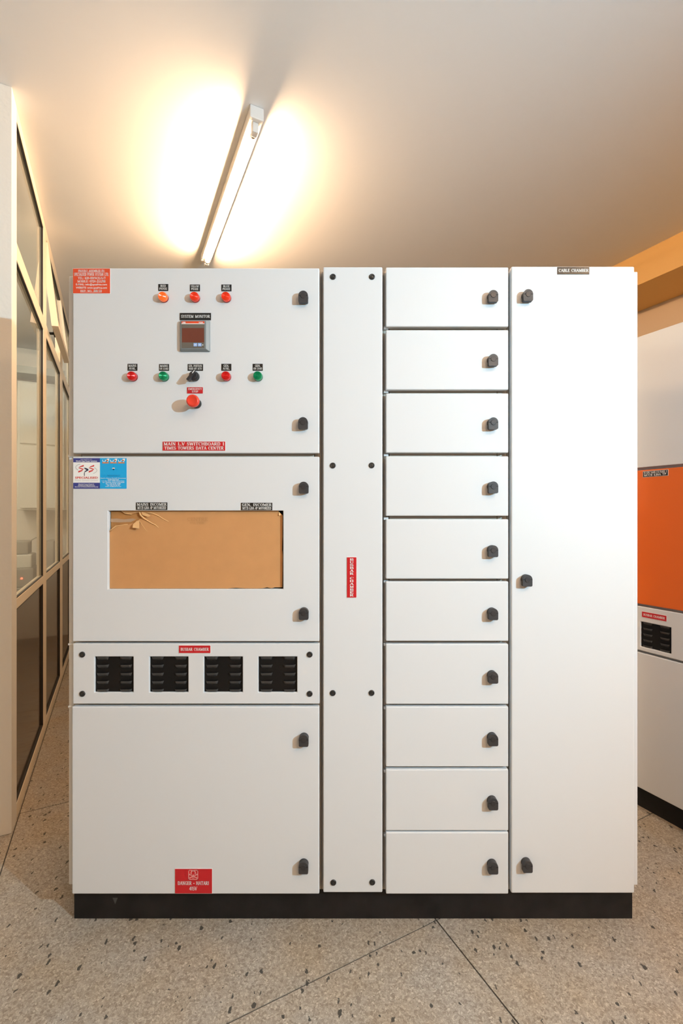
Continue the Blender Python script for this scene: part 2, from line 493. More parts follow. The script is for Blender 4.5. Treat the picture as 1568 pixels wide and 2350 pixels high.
def serif_line(mb, text, x0, x1, z0, z1, y, m, thick=.17, thin=.085, under=False):
    """text fitted into the box x0..x1, z0..z1 on the plane y"""
    n = len(text)
    wid = sum(G[c][0] for c in text)
    kx = (x1 - x0) / wid
    kz = z1 - z0
    pen = 0.0

    def quad(a, b, w):
        dx, dz = b[0] - a[0], b[1] - a[1]
        L = math.hypot(dx, dz) or 1e-6
        nx, nz = -dz / L * w / 2, dx / L * w / 2
        pts = [(a[0] - nx, a[1] - nz), (b[0] - nx, b[1] - nz), (b[0] + nx, b[1] + nz), (a[0] + nx, a[1] + nz)]
        mb.flat([(x0 + (pen + p[0]) * kx, z0 + p[1] * kz) for p in pts], y, m)

    for c in text:
        w, strokes, serifs = G[c]
        for kind, pl in strokes:
            if kind == 'D':
                (cx, cz) = pl[0]
                quad((cx - .09, cz), (cx + .09, cz), .18)
                continue
            wd_ = thick if kind == 'T' else thin
            for a, b in zip(pl[:-1], pl[1:]):
                L = math.hypot(b[0] - a[0], b[1] - a[1]) or 1e-6
                e = .012 / L
                quad((a[0] - (b[0] - a[0]) * e, a[1] - (b[1] - a[1]) * e), (b[0] + (b[0] - a[0]) * e, b[1] + (b[1] - a[1]) * e), wd_)
        for (sx, sz) in serifs:
            zz = .035 if sz < .5 else .965
            quad((sx - .13, zz), (sx + .13, zz), .07)
        pen += w
    if under:
        mb.flat([(x0, z0 - .16 * kz), (x1, z0 - .16 * kz), (x1, z0 - .08 * kz), (x0, z0 - .08 * kz)], y, m)


_SANS = {}


def sans_line(mb, text, x0, x1, z0, z1, y, m, bold=0.0, shear=0.0):
    """text in the built-in sans lettering fitted into a box"""
    key = (text, bold)
    if key not in _SANS:
        cu = bpy.data.curves.new('lettering', 'FONT')
        cu.body = text
        cu.resolution_u = 2
        cu.offset = bold
        ob = bpy.data.objects.new('lettering', cu)
        COL.objects.link(ob)
        dg = bpy.context.evaluated_depsgraph_get()
        dg.update()
        me = bpy.data.meshes.new_from_object(ob.evaluated_get(dg))
        vs = [v.co.copy() for v in me.vertices]
        fs = [list(p.vertices) for p in me.polygons]
        bpy.data.objects.remove(ob, do_unlink=True)
        bpy.data.curves.remove(cu)
        bpy.data.meshes.remove(me)
        _SANS[key] = (vs, fs)
    vs, fs = _SANS[key]
    if not vs:
        return
    ax, bx = min(v.x for v in vs), max(v.x for v in vs)
    az, bz = min(v.y for v in vs), max(v.y for v in vs)
    kx, kz = (x1 - x0) / (bx - ax), (z1 - z0) / (bz - az)
    mb.add([(x0 + (v.x - ax) * kx + shear * (v.y - az) * kz, y, z0 + (v.y - az) * kz) for v in vs], fs, m)


def plate(w, h, m, th=0.0016, rim=None):
    """label plate, origin at its lower left corner on the door; front at -th"""
    mb = MB()
    mb.box(0, w, -th, 0.0002, 0, h, m)
    if rim:
        e = 0.0012
        mb.box(-e, w + e, -th * .5, 0.0002, -e, h + e, rim)
    return mb


def label_plate(parent, ox, oz, rect, m, lines, name='label_plate', label=None, Y=YF, tone=None, th=0.0016, rim=None, pad=0.05):
    """lines: (text, x fraction 0-1 start, end, z fraction bottom, top)"""
    x0, z1 = px2x(rect[0], Y), px2z(rect[1], Y)
    x1, z0 = px2x(rect[2], Y), px2z(rect[3], Y)
    w, h = x1 - x0, z1 - z0
    mb = plate(w, h, m, th, rim)
    for ln in lines:
        t, a, b, c, d = ln[:5]
        serif_line(mb, t, a * w, b * w, c * h, d * h, -th - 0.0002, tone or M_WHITE, under=len(ln) > 5)
    o = mb.build(name, parent, (x0 - ox, 0, z0 - oz))
    if label:
        o['label'] = label
    return o


# ------------------------------------------------------------------ room shell  (local x = w across the room, local y = t along it)
W_PART, W_LEFT, W_RIGHT = -0.38, -2.4, 3.57
T_BACK, T_END = -5.6, 5.8

fl_mb = MB()
fl_mb.box(-3.2, W_RIGHT + .1, T_BACK - .1, T_END + .1, -0.12, -0.003, M_JOINT)
floor = room('floor', fl_mb, 'speckled beige terrazzo floor cast in large panels with dark joints', 'floor')
gap = 0.0022
ts = [1.18 + 1.235 * k for k in range(-6, 5)]
ws = [-3.1, -1.69, -0.375, 0.93, 2.24, W_RIGHT]
for i in range(len(ws) - 1):
    for j in range(len(ts) - 1):
        a, b, c, d = ws[i] + gap, ws[i + 1] - gap, max(ts[j], T_BACK) + gap, min(ts[j + 1], T_END) - gap
        if d - c < .05:
            continue
        mb = MB()
        dz = random.Random(i * 31 + j).uniform(-.0004, 0)
        mb.box(a, b, c, d, -0.02, 0.0, M_TERR)
        p = mb.build('terrazzo_panel', floor, (0, 0, dz))

cm = MB()
cm.box(-3.2, W_RIGHT + .3, T_BACK - .1, T_END + .1, CEIL, CEIL + .12, M_CEIL)
room('ceiling', cm, 'off-white plastered ceiling with faint cracks above the switchboard', 'ceiling')

wl = MB()
wl.box(W_LEFT - .15, W_LEFT, T_BACK, 2.38, 0, CEIL, M_WALL2)
room('wall_left', wl, 'tan plastered wall before the glazed partition', 'wall')
wp = MB()
wp.box(W_LEFT, W_PART, 2.28, 2.384, 0, CEIL, M_WALL)
room('wall_pillar', wp, 'narrow cream wall pillar at the end of the glazed partition', 'wall', bevel=0.002)
wr = MB()
wr.box(W_RIGHT, W_RIGHT + .15, T_BACK, T_END, 0, CEIL, M_WALL3)
room('wall_right', wr, 'tan plastered wall behind the orange panelled cabinet', 'wall')
wb = MB()
wb.box(-3.2, W_RIGHT, T_END, T_END + .15, 0, CEIL, M_OTHER)
room('wall_back', wb, 'pale end wall seen through the glazed partition', 'wall')
wf = MB()
wf.box(-3.2, W_RIGHT, T_BACK - .15, T_BACK, 0, CEIL, M_WALL2)
room('wall_front', wf, 'tan plastered wall behind the viewpoint', 'wall')
wo = MB()
wo.box(-3.2, -3.05, T_BACK, T_END, 0, CEIL, M_OTHER)
room('wall_side', wo, 'pale outer wall of the room beyond the glazed partition', 'wall')
bmn = MB()
bmn.box(3.156, W_RIGHT, T_BACK, T_END, 2.858, CEIL + .01, M_BEAM)
room('ceiling_beam', bmn, 'ochre painted ceiling beam above the orange panelled cabinet', 'beam', bevel=0.003)

# ------------------------------------------------------------------ glazed partition
win = empty('window_1', (0, 0, 0), TH)
tag(win, 'cream aluminium glazed partition with an open top vent beside the switchboard', 'partition', kind='structure')
T0 = 2.384
MULL = [(3.205, 3.333), (4.13, 4.30), (5.06, 5.19)]
FD = 0.034      # depth of the frame
GD = 0.012      # glass lies this far behind the front
wA, wB = W_PART, W_PART - FD


def fbox(name, t0, t1, z0, z1, m=M_ALU, a=wA, b=wB, bevel=0.002, parent=win):
    mb = MB()
    mb.box(b, a, t0, t1, z0, z1, m)
    return mb.build(name, parent, (0, 0, 0), bevel)


fbox('top_rail', T0, T_END, 3.016, CEIL)
fbox('bottom_rail', T0, T_END, 0, 0.062)
for (a, b) in MULL:
    fbox('mullion', a, b, 0.062, 3.016)
bays = [(T0, MULL[0][0]), (MULL[0][1], MULL[1][0]), (MULL[1][1], MULL[2][0]), (MULL[2][1], T_END)]
TR0, TR1 = 2.41, 2.486
MR0, MR1 = 0.903, 0.948


def gasket(t0, t1, z0, z1):
    g = 0.004
    a, b = W_PART - 0.002, W_PART - GD
    mb = MB()
    mb.box(b, a, t0, t0 + g, z0, z1, M_GASKET)
    mb.box(b, a, t1 - g, t1, z0, z1, M_GASKET)
    mb.box(b, a, t0, t1, z1 - g, z1, M_GASKET)
    mb.box(b, a, t0, t1, z0, z0 + g, M_GASKET)
    return mb.build('gasket', win)


for i, (a, b) in enumerate(bays):
    fbox('transom', a, b, TR0, TR1)
    fbox('middle_rail', a, b, MR0, MR1)
    ga = W_PART - GD
    gasket(a, b, 0.062, MR0)
    gasket(a, b, MR1, TR0)
    fbox('dark_pane', a, b, 0.062, MR0, M_LOWPANE, ga, ga - .006, 0)
    fbox('pane', a, b, MR1, TR0, M_GLASS, ga, ga - .005, 0)
    if i != 1:
        gasket(a, b, TR1, 3.016)
        fbox('pane', a, b, TR1, 3.016, M_GLASS, ga, ga - .005, 0)

# open top-hung vent in the second bay
sa, sb = bays[1][0] + .012, bays[1][1] - .012
sh = 0.515
sash = empty('sash', (W_PART + 0.004, 0, 3.004))
sash.parent = win
sash.rotation_euler = (0, -math.radians(6.5), 0)


def spart(name, t0, t1, z0, z1, m=M_ALU, a=0.0, b=-.036, bevel=0.0015):
    mb = MB(); mb.box(b, a, t0, t1, z0, z1, m)
    return mb.build(name, sash, (0, 0, 0), bevel)


spart('sash_stile', sa, sa + .05, -sh, 0)
spart('sash_stile', sb - .05, sb, -sh, 0)
spart('sash_rail', sa + .05, sb - .05, -.05, 0)
spart('sash_rail', sa + .05, sb - .05, -sh, -sh + .055)
spart('pane', sa + .05, sb - .05, -sh + .055, -.05, M_GLASS, -.014, -.019, 0)
spart('sash_gasket', sa + .05, sb - .05, -.056, -.05, M_GASKET, -.004, -.014, 0)
hm = MB()
hm.box(-.045, -.036, sa + .20, sa + .24, -sh + .012, -sh + .05, M_BLACKGAP)
hm.tube([(-.045, sa + .22, -sh + .03), (-.075, sa + .20, -sh + .022), (-.085, sa + .14, -sh + .03), (-.085, sa + .07, -sh + .075)], [.009, .009, .008, .006], M_BLACKGAP)
hm.build('vent_handle', sash)
st = MB()
st.tube([(-.02, sb - .02, -.2), (-.05, sb, -.33)], .004, M_METAL)
st.build('vent_stay', sash)

# ------------------------------------------------------------------ things beyond the partition
tr = empty('cable_tray', (0, 0, 0), TH)
tag(tr, 'galvanised cable tray hung along the end wall beyond the partition', 'cable tray')
mb = MB(); mb.box(-2.9, -.46, 5.45, 5.70, 2.72, 2.728, M_TRAY); mb.build('tray_bed', tr)
for y in (5.45, 5.70):
    mb = MB(); mb.box(-2.9, -.46, y - .002, y + .002, 2.72, 2.79, M_TRAY); mb.build('tray_side', tr)
for x in (-.55, -1.2, -1.9, -2.6):
    for y in (5.47, 5.68):
        mb = MB(); mb.tube([(x, y, 2.73), (x, y, CEIL)], .004, M_METAL, 6); mb.build('hanger_rod', tr)
for k, x in enumerate((5.50, 5.55, 5.60)):
    mb = MB(); mb.tube([(-2.85, x, 2.745), (-1.6, x + .01, 2.745), (-.5, x, 2.745)], .014, M_GASKET if k % 2 else M_OGREY, 8); mb.build('tray_cable', tr)

wu = empty('wall_unit', (0, 0, 0), TH)
tag(wu, 'tall pale wall cabinet with two doors behind the partition glass', 'cabinet')
mb = MB(); mb.box(-.875, -.45, 5.53, 5.8, 1.36, 2.66, M_OBOX); mb.build('body', wu, bevel=.006)
mb = MB(); mb.box(-.855, -.47, 5.515, 5.53, 2.03, 2.64, M_OBOX); mb.build('door', wu, bevel=.004)
mb = MB(); mb.box(-.855, -.47, 5.515, 5.53, 1.38, 2.01, M_OBOX); mb.build('door', wu, bevel=.004)
eq = empty('equipment_stack', (0, 0, 0), TH)
tag(eq, 'grey equipment units stacked on a stand beyond the partition glass', 'equipment')
mb = MB(); mb.box(-1.1, -.68, 5.2, 5.6, 0, .62, M_OGREY); mb.build('stand', eq, bevel=.006)
mb = MB(); mb.box(-1.0, -.70, 5.22, 5.58, .62, .80, M_OGREY)
u1 = mb.build('lower_unit', eq, bevel=.01)
mb = MB(); mb.box(-.80, -.786, 5.212, 5.22, .70, .714, M_LED); mb.build('indicator', u1)
mb = MB(); mb.box(-.98, -.72, 5.25, 5.55, .80, .93, M_OBOX); mb.build('middle_unit', eq, bevel=.01)
mb = MB(); mb.box(-.94, -.75, 5.28, 5.5, .93, 1.06, M_OGREY); mb.build('upper_unit', eq, bevel=.012)
mb = MB(); mb.tube([(-.76, 5.3, 1.03), (-.72, 5.28, 1.07), (-.69, 5.3, 1.09), (-.66, 5.33, 1.07)], .006, M_OGREY); mb.build('lead', eq)
gb = MB(); gb.box(-.63, -.55, 5.35, 5.75, 0, 1.05, M_OGREY)
gbo = gb.build('battery_cabinet', None, (0, 0, 0), .008, TH)
tag(gbo, 'slim grey battery cabinet by the end wall beyond the partition', 'cabinet')

# ------------------------------------------------------------------ fluorescent battens


def make_batten():
    """origin at the ceiling, centre of its near end; runs along +y"""
    r = empty('fluorescent_batten')
    L = 1.25
    mb = MB(); mb.box(-.029, .029, .012, L - .012, -.052, 0, M_BATTEN); mb.build('channel', r, bevel=.004)
    for k, y in enumerate((0, L - .022)):
        mb = MB(); mb.box(-.0305, .0305, y, y + .022, -.055, 0, M_CAPGREY)
        e = mb.build('end_cap', r, bevel=.004)
        yy = .022 if k == 0 else L - .056
        mb = MB(); mb.box(-.0135, .0135, yy, yy + .034, -.095, -.05, M_CAPGREY)
        mb.build('lampholder', r, bevel=.004)
    tb = MB(); tb.tube([(0, .072, -.079), (0, L - .072, -.079)], .0128, M_TUBE, 8)
    t = tb.build('tube', r)
    for a, b in ((.056, .072), (L - .072, L - .056)):
        mb = MB(); mb.tube([(0, a, -.079), (0, b, -.079)], .0128, M_METAL, 12); mb.build('tube_end', t)
    return r


bat = make_batten()


def room_at(w, t, z):
    return (w * CW - t * SW, w * SW + t * CW, z)


TUBE_COOL = [c for c in bat.children if c.name.split('.')[0] == 'tube'][0].data.copy()
TUBE_COOL.materials[0] = M_TUBE2
GB = 'fluorescent battens on the ceiling'
bat.location = room_at(.548, 1.915, CEIL); bat.rotation_euler = (0, 0, TH)
tag(bat, 'bare lit fluorescent tube on a white ceiling batten above the switchboard', 'lamp', GB)
SPOTS = [(.548, -4.2, 'lit fluorescent batten on the ceiling far behind the viewpoint'),
         (1.7, -4.2, 'lit fluorescent batten on the ceiling far behind the viewpoint near the beam'),
         (.548, -1.75, 'lit fluorescent batten on the ceiling straight behind the viewpoint'),
         (1.7, -1.75, 'lit fluorescent batten on the ceiling behind the viewpoint near the beam'),
         (-1.45, 3.3, 'lit fluorescent batten on the ceiling beyond the glazed partition'),
         (-2.3, 3.3, 'lit fluorescent batten on the ceiling beyond the partition near the outer wall')]
for w, t, lab in SPOTS:
    c = copy_tree(bat)
    c.location = room_at(w, t, CEIL)
    tag(c, lab, 'lamp', GB)
    if 'partition' in lab:          # the room beyond has cooler tubes
        for ch in c.children:
            if ch.name.split('.')[0] == 'tube':
                ch.data = TUBE_COOL

# ------------------------------------------------------------------ switchboard: builders in the frame of a section
# local x to the right along the front, local y into the cabinet (door front at 0), z up
DT = 0.020            # door thickness
FY = 0.027            # front of the frame behind the door plane
DEPTH = 0.60


def door_mesh(w, h, m, holes=(), th=DT):
    """slab with rectangular openings, origin at its lower left front corner; holes (x0, x1, z0, z1)"""
    xs = sorted({0, w, *[v for q in holes for v in q[:2]]})
    zs = sorted({0, h, *[v for q in holes for v in q[2:]]})
    bm = bmesh.new()
    vt = {(x, z): bm.verts.new((x, 0, z)) for x in xs for z in zs}
    fs = []
    for i in range(len(xs) - 1):
        for j in range(len(zs) - 1):
            cx, cz = (xs[i] + xs[i + 1]) / 2, (zs[j] + zs[j + 1]) / 2
            if any(a < cx < b and c < cz < d for a, b, c, d in holes):
                continue
            fs.append(bm.faces.new([vt[xs[i], zs[j]], vt[xs[i + 1], zs[j]], vt[xs[i + 1], zs[j + 1]], vt[xs[i], zs[j + 1]]]))
    r = bmesh.ops.extrude_face_region(bm, geom=fs)
    for v in r['geom']:
        if isinstance(v, bmesh.types.BMVert):
            v.co.y += th
    for v in [v for v in bm.verts if not v.link_faces]:
        bm.verts.remove(v)
    bmesh.ops.recalc_face_normals(bm, faces=bm.faces)
    me = bpy.data.meshes.new('door')
    bm.to_mesh(me); bm.free()
    me.materials.append(m)
    return me


class Door:
    """a door or cover given by its rectangle in the front plane (world x / z), hung on a section"""

    def __init__(self, name, sec, sx, rect, holes=(), m=M_PAINT, bevel=0.0032):
        x0, x1 = px2x(rect[0]), px2x(rect[2])
        z0, z1 = px2z(rect[3]), px2z(rect[1])
        hs = [(px2x(a) - x0, px2x(c) - x0, px2z(d) - z0, px2z(b) - z0) for a, b, c, d in holes]
        self.x, self.z = x0, z0
        self.o = link(name, door_mesh(x1 - x0, z1 - z0, m, hs), sec, (x0 - sx, 0, z0), bevel if not holes else 0.0022, 0, 3)

    def put(self, name, me, px, py, Yp=YF, dy=0.0, bevel=0.0):
        return link(name, me, self.o, (px2x(px, Yp) - self.x, dy, px2z(py, Yp) - self.z), bevel)

    def label(self, rect, m, lines, **kw):
        return label_plate(self.o, self.x, self.z, rect, m, lines, **kw)


def knob_mesh():
    mb = MB()
    mb.lathe_y([(.0152, 0.0003), (.0152, -.003), (.0132, -.0045), (.0132, -.007)], M_KNOB, 24, cz=.003)
    r, zc, zb, c = .0150, .0035, -.0185, .0045
    pts = _arc(-.0150 + c, zb + c, c, c, 180, 270, 4) + _arc(.0150 - c, zb + c, c, c, 270, 360, 4) + _arc(0, zc, r, r, 0, 180, 14)
    mb.prism(pts, -.0178, -.0055, M_KNOB)
    mb.lathe_y([(.0082, -.0178), (.0082, -.0188), (.0076, -.0191)], M_KNOB2, 20, cz=.0025)
    for s in (-1, 1):
        mb.box(s * .0115 - .0034, s * .0115 + .0034, -.0184, -.0175, .0025, .0040, M_BLACKGAP)
    return mb.mesh('knob')


KNOB = knob_mesh()


def screw_mesh():
    mb = MB()
    mb.lathe_y([(.0092, .0003), (.0092, -.0018), (.0078, -.0034), (.0052, -.0036), (.0046, -.0026)], M_SCREW, 24)
    mb.lathe_y([(.0046, -.0026), (.0042, -.0040), (.0024, -.0044), (.0018, -.0030)], M_SCREW2, 6, smooth=False)
    return mb.mesh('screw')


SCREW = screw_mesh()


def lamp_mesh(lens, bez):
    mb = MB()
    mb.lathe_y([(.0146, .0002), (.0146, -.003), (.0140, -.0045)], bez, 28)
    mb.lathe_y([(.0140, -.0040), (.0142, -.0125), (.0132, -.0160), (.0118, -.0172)], lens, 28, cap=False)
    prof = [(.0118, -.0172)]
    for k in range(5):
        r0 = .0112 - k * .0022
        prof += [(r0, -.0164), (r0 - .0011, -.0174)]
    prof.append((.0004, -.0170))
    mb.lathe_y(prof, lens, 28, smooth=False)
    return mb.mesh('indicator_lamp')


LAMP_R = lamp_mesh(M_LENSR, M_BEZR)
LAMP_O = lamp_mesh(M_LENSO, M_BEZR)
LAMP_L = lamp_mesh(M_LENSL, M_BEZR)
LAMP_G = lamp_mesh(M_LENSG, M_BEZG)


def stop_mesh():
    mb = MB()
    mb.lathe_y([(.0155, .0003), (.0155, -.010), (.0135, -.012), (.0125, -.022)], M_SCREW, 28)
    mb.lathe_y([(.0125, -.020), (.0150, -.024), (.0190, -.030), (.0196, -.036), (.0190, -.041), (.0170, -.0438), (.0140, -.0444), (.0132, -.0438), (.0006, -.0442)], M_STOP, 36)
    return mb.mesh('emergency_stop')


def selector_mesh():
    mb = MB()
    mb.lathe_y([(.0152, .0003), (.0152, -.008), (.0140, -.011), (.0140, -.014)], M_SCREW, 28)
    mb.lathe_y([(.0125, -.012), (.0125, -.018), (.0115, -.020)], M_KNOB2, 28)
    a = math.radians(52)
    M = Matrix.Rotation(-a, 4, 'Y')
    pts = [(-.0235, -.0042), (.0115, -.0046), (.0142, 0), (.0115, .0046), (-.0235, .0042)]
    vs = [M @ Vector((x, y, z)) for y in (-.030, -.014) for x, z in pts]
    n = len(pts)
    mb.add(vs, [list(range(n)), list(range(n, 2 * n))] + [(i, (i + 1) % n, n + (i + 1) % n, n + i) for i in range(n)], M_KNOB2)
    mb.add([M @ Vector(p) for p in ((.0025, -.0303, -.0012), (.0135, -.0303, -.0012), (.0135, -.0303, .0012), (.0025, -.0303, .0012))], [(0, 1, 2, 3)], M_WHITE)
    return mb.mesh('selector_switch')


def vent_plate_mesh(w, h):
    mb = MB()
    mb.box(.0003, w - .0003, .007, .009, .0003, h - .0003, M_VENT)
    return mb.mesh('vent_plate')


def louver_mesh(w=.0385, h=.0125, d=.0075):
    """pressed hood: open along its straight upper edge"""
    vs, fs = [], []
    nu, nv = 12, 5
    for j in range(nv + 1):
        q = j / nv
        for i in range(nu + 1):
            p = i / nu
            x = (p - .5) * w
            edge = max(0.0, 1 - abs(2 * p - 1) ** 5) ** .5
            prof = math.sin(q * PI / 2) ** .8
            vs.append((x, -d * edge * prof, -h * (1 - q) * (.25 + .75 * edge) + h * .45))
    for j in range(nv):
        for i in range(nu):
            a = j * (nu + 1) + i
            fs.append((a, a + 1, a + nu + 2, a + nu + 1))
    mb = MB(); mb.add(vs, fs, M_LOUV, True)
    vs2 = [(x, y + .0012, z) for x, y, z in vs]
    mb.add(vs2, fs, M_LOUV, True)
    return mb.mesh('louver')


LOUVER = louver_mesh()


def section(name, label, px0, px1, world_x0, world_x1, nl, nr, gaps, side=None):
    """frame of one section: body with interior shade coloured onto its front, two posts, rails in the gaps between doors"""
    s = empty(name, (world_x0, YF, 0))
    tag(s, label, 'electrical cabinet', 'switchboard sections standing side by side')
    w = world_x1 - world_x0
    mb = MB()
    mb.box(0.001, w - .001, FY + .030, DEPTH, .1, 2.098, M_DARK)
    b = mb.build('body', s)
    b.data.materials.append(M_PAINT)
    for p in b.data.polygons:
        if p.normal.y > -.5:
            p.material_index = 1
    for a, c in ((0.0005, nl), (w - nr, w - .0005)):
        mb = MB(); mb.box(a, c, FY, FY + .030, .102, 2.094, M_FRAME); mb.build('frame_post', s, bevel=.001)
    for z in [2.082] + [px2z(g, YF + FY) for g in gaps] + [.116]:
        mb = MB()
        mb.box(nl + .0022, w - nr - .0022, FY - .002, FY + .028, z - .014, z + .014, M_FRAME)
        mb.build('frame_rail', s, bevel=.001)
    mb = MB(); mb.box(0.0005, w - .0005, FY + .0305, DEPTH, 2.098, 2.1, M_PAINT); mb.build('roof_sheet', s)
    return s


XA, XB, XC, XD, XE = -0.8645, px2x(737.4), px2x(882), px2x(1170), 0.9355

# ---- incomer section
s1 = section('incomer_section', 'widest white switchboard section with indicator lamps and a cardboard covered window', 0, 0, XA, XB, .026, .022, [1044, 1474.5, 1618.5])
mb = MB(); mb.box(-.0195, 0, FY + .006, DEPTH, .112, 2.083, M_SIDE); mb.build('side_panel', s1, bevel=.003)
for py in (1046, 1479, 1623):
    z = px2z(py, YF + FY)
    mb = MB(); mb.box(-.0185, .004, FY + .001, FY + .010, z - .0035, z + .0035, M_SIDE); mb.build('side_tab', s1, bevel=.001)

d1 = Door('door', s1, XA, (167, 615, 733, 1040))
d2 = Door('door', s1, XA, (167, 1048, 733, 1472), [(248, 1172, 650, 1352)])
VX = [(217, 306), (343, 432), (468, 557), (593, 682)]
d3 = Door('vent_cover', s1, XA, (167.5, 1477, 733.5, 1615.5), [(a, 1507, b, 1589) for a, b in VX])
d4 = Door('door', s1, XA, (165, 1622, 733, 2052))
for d, lst in ((d1, [(696, 681), (695.5, 971)]), (d2, [(697, 1119), (697, 1409)]), (d4, [(697, 1700), (696.5, 1992)])):
    for (px, py) in lst:
        d.put('knob', KNOB, px, py, YF - .016)

ORx = [('PROUDLY ASSEMBLED BY:', .14, .86, .865, .955, 1), ('SPECIALISED POWER SYSTEMS LTD.', .03, .97, .70, .83), ('TEL: 020-8019435/6/7', .13, .88, .565, .66),
       ('MOBILE: 0724-255298', .12, .88, .435, .53)]
o = label_plate(d1.o, d1.x, d1.z, (168.3, 617, 253, 673.5), M_LORANGE, ORx, 'maker_plate', 'orange-red maker plate with white lettering', rim=M_WHITE)
w_, h_ = px2x(253) - px2x(168.3), px2z(617) - px2z(673.5)
mb = MB()
sans_line(mb, 'E-MAIL: info@spsafrica.com', .08 * w_, .92 * w_, .29 * h_, .40 * h_, -.0019, M_WHITE, .01)
sans_line(mb, 'WEBSITE: www.spsafrica.com', .08 * w_, .92 * w_, .155 * h_, .265 * h_, -.0019, M_WHITE, .01)
serif_line(mb, 'REF: NO. 288/22', .2 * w_, .78 * w_, .05 * h_, .135 * h_, -.0019, M_WHITE, under=True)
me2 = mb.mesh('print')
bm = bmesh.new(); bm.from_mesh(o.data)
nface = len(bm.faces); bm.from_mesh(me2)
bm.faces.ensure_lookup_table()
for f in bm.faces[nface:]:
    f.material_index = list(o.data.materials).index(M_WHITE)
bm.to_mesh(o.data); bm.free()

two = lambda a, b, wa=.06, wb=.06: [(a, wa, 1 - wa, .55, .92), (b, wb, 1 - wb, .09, .45)]
BL = 'black label plate with white lettering'
for rect, a, b, wa, wb in (((364.5, 653, 385.5, 667), 'RED', 'PHASE', .2, .07), ((437, 654, 458.3, 667.7), 'YELLOW', 'PHASE', .06, .1), ((509.3, 654, 530.7, 667.7), 'BLUE', 'PHASE', .15, .08),
                           ((294, 836, 314.7, 850), 'MAINS', 'AVAIL.', .06, .12), ((366.3, 836.5, 387.3, 850.2), 'MAINS', 'ON LOAD', .06, .04), ((509.2, 836, 530.3, 850), 'GEN.', 'AVAIL.', .2, .12),
                           ((581.2, 836, 602.4, 850), 'GEN.', 'ON LOAD', .2, .04), ((432, 836.5, 465.3, 850.2), 'GEN. POSITION', 'HAND OFF AUTO', .04, .05)):
    d1.label(rect, M_LBLACK, two(a, b, wa, wb), rim=M_LBLACK)
d1.label((413.3, 718.7, 484.5, 735), M_LBLACK, [('SYSTEM MONITOR', .04, .97, .30, .72)])
d1.label((430, 889, 465.8, 903), M_LRED, [('EMERGENCY', .07, .95, .55, .88), ('STOP', .31, .71, .12, .45)], label='red label plate with white lettering')
d1.label((374, 1013.5, 517.3, 1034.3), M_LRED, [('MAIN L.V SWITCHBOARD 1', .015, .985, .56, .92), ('TIMES TOWERS DATA CENTER', .025, .975, .1, .46)], label='red name plate with white lettering', rim=M_WHITE)

for me, px, py in ((LAMP_L, 372.5, 679.3), (LAMP_O, 445.5, 679.3), (LAMP_O, 517.8, 679.3), (LAMP_R, 301, 862), (LAMP_G, 373.7, 862), (LAMP_R, 517.8, 861.7), (LAMP_G, 591, 861.7)):
    d1.put('indicator_lamp', me, px, py, YF - .015)
d1.put('selector_switch', selector_mesh(), 444.5, 862, YF - .012, bevel=.0006)
d1.put('emergency_stop', stop_mesh(), 441.5, 919, YF - .042)

# meter
mx0, mx1, mz0, mz1 = px2x(414.5), px2x(482.5), px2z(807.5), px2z(737.3)
w, h = mx1 - mx0, mz1 - mz0
mb = MB()
c = .0085
outer = [(0, 0), (w, 0), (w, h), (0, h)]
inn = [(c * .5, c * .6), (w - c * 1.15, c * .6), (w - c * 1.15, h - c * .35), (c * .5, h - c * .35)]
vs = [(x, 0.0, z) for x, z in outer] + [(x, -.004, z) for x, z in outer] + [(x, -.0115, z) for x, z in inn]
mb.add(vs, [(i, (i + 1) % 4, 4 + (i + 1) % 4, 4 + i) for i in range(4)] + [(4 + i, 4 + (i + 1) % 4, 8 + (i + 1) % 4, 8 + i) for i in range(4)] + [(8, 9, 10, 11)], M_GREYPL)
meter = mb.build('meter', d1.o, (mx0 - d1.x, 0, mz0 - d1.z), .0012)
fx0, fx1, fz0, fz1 = .0075, w - .0145, .0075, h - .0045
fw, fh = fx1 - fx0, fz1 - fz0
# face, strip, display and keys are one printed front set into the bezel
mb = MB()
mb.box(fx0, fx1, -.0122, -.010, fz0, fz1, M_MFACE)
mb.box(fx0, fx1, -.0126, -.012, fz1 - .09 * fh, fz1 - .012 * fh, M_LORANGE)
mb.box(fx0, fx1, -.0126, -.012, fz1 - .112 * fh, fz1 - .09 * fh, M_WHITE)
mb.box(fx0 + .02 * fw, fx1 - .02 * fw, -.0125, -.012, fz0 + .21 * fh, fz0 + .74 * fh, M_DISP)
for a in (.53, .72):
    mb.box(fx0 + a * fw, fx0 + (a + .15) * fw, -.0134, -.012, fz0 + .06 * fh, fz0 + .18 * fh, M_BTN)
    mb.box(fx0 + (a + .04) * fw, fx0 + (a + .11) * fw, -.0136, -.0134, fz0 + .11 * fh, fz0 + .13 * fh, M_WHITE)
mb.box(fx0 + .9 * fw, fx0 + .95 * fw, -.0126, -.012, fz0 + .10 * fh, fz0 + .13 * fh, M_WHITE)
sans_line(mb, 'ABB', fx0 + .03 * fw, fx0 + .18 * fw, fz1 - .085 * fh, fz1 - .03 * fh, -.0129, M_WHITE, .03)
sans_line(mb, 'M2M', fx0 + .76 * fw, fx0 + .93 * fw, fz1 - .085 * fh, fz1 - .03 * fh, -.0129, M_WHITE, .02)
mb.build('meter_front', d1.o, (mx0 - d1.x, 0, mz0 - d1.z))['label'] = 'meter front with dark red display and two blue keys'

# sticker
sx0, sx1, sz0, sz1 = px2x(168.5), px2x(291.2), px2z(1121.5), px2z(1051.5)
w, h = sx1 - sx0, sz1 - sz0
hw = w * .5
y1, y2, y3 = -.0008, -.0010, -.0012
mb = MB()
mb.box(0, w, -.0006, 0.0002, 0, h, M_WHITE)


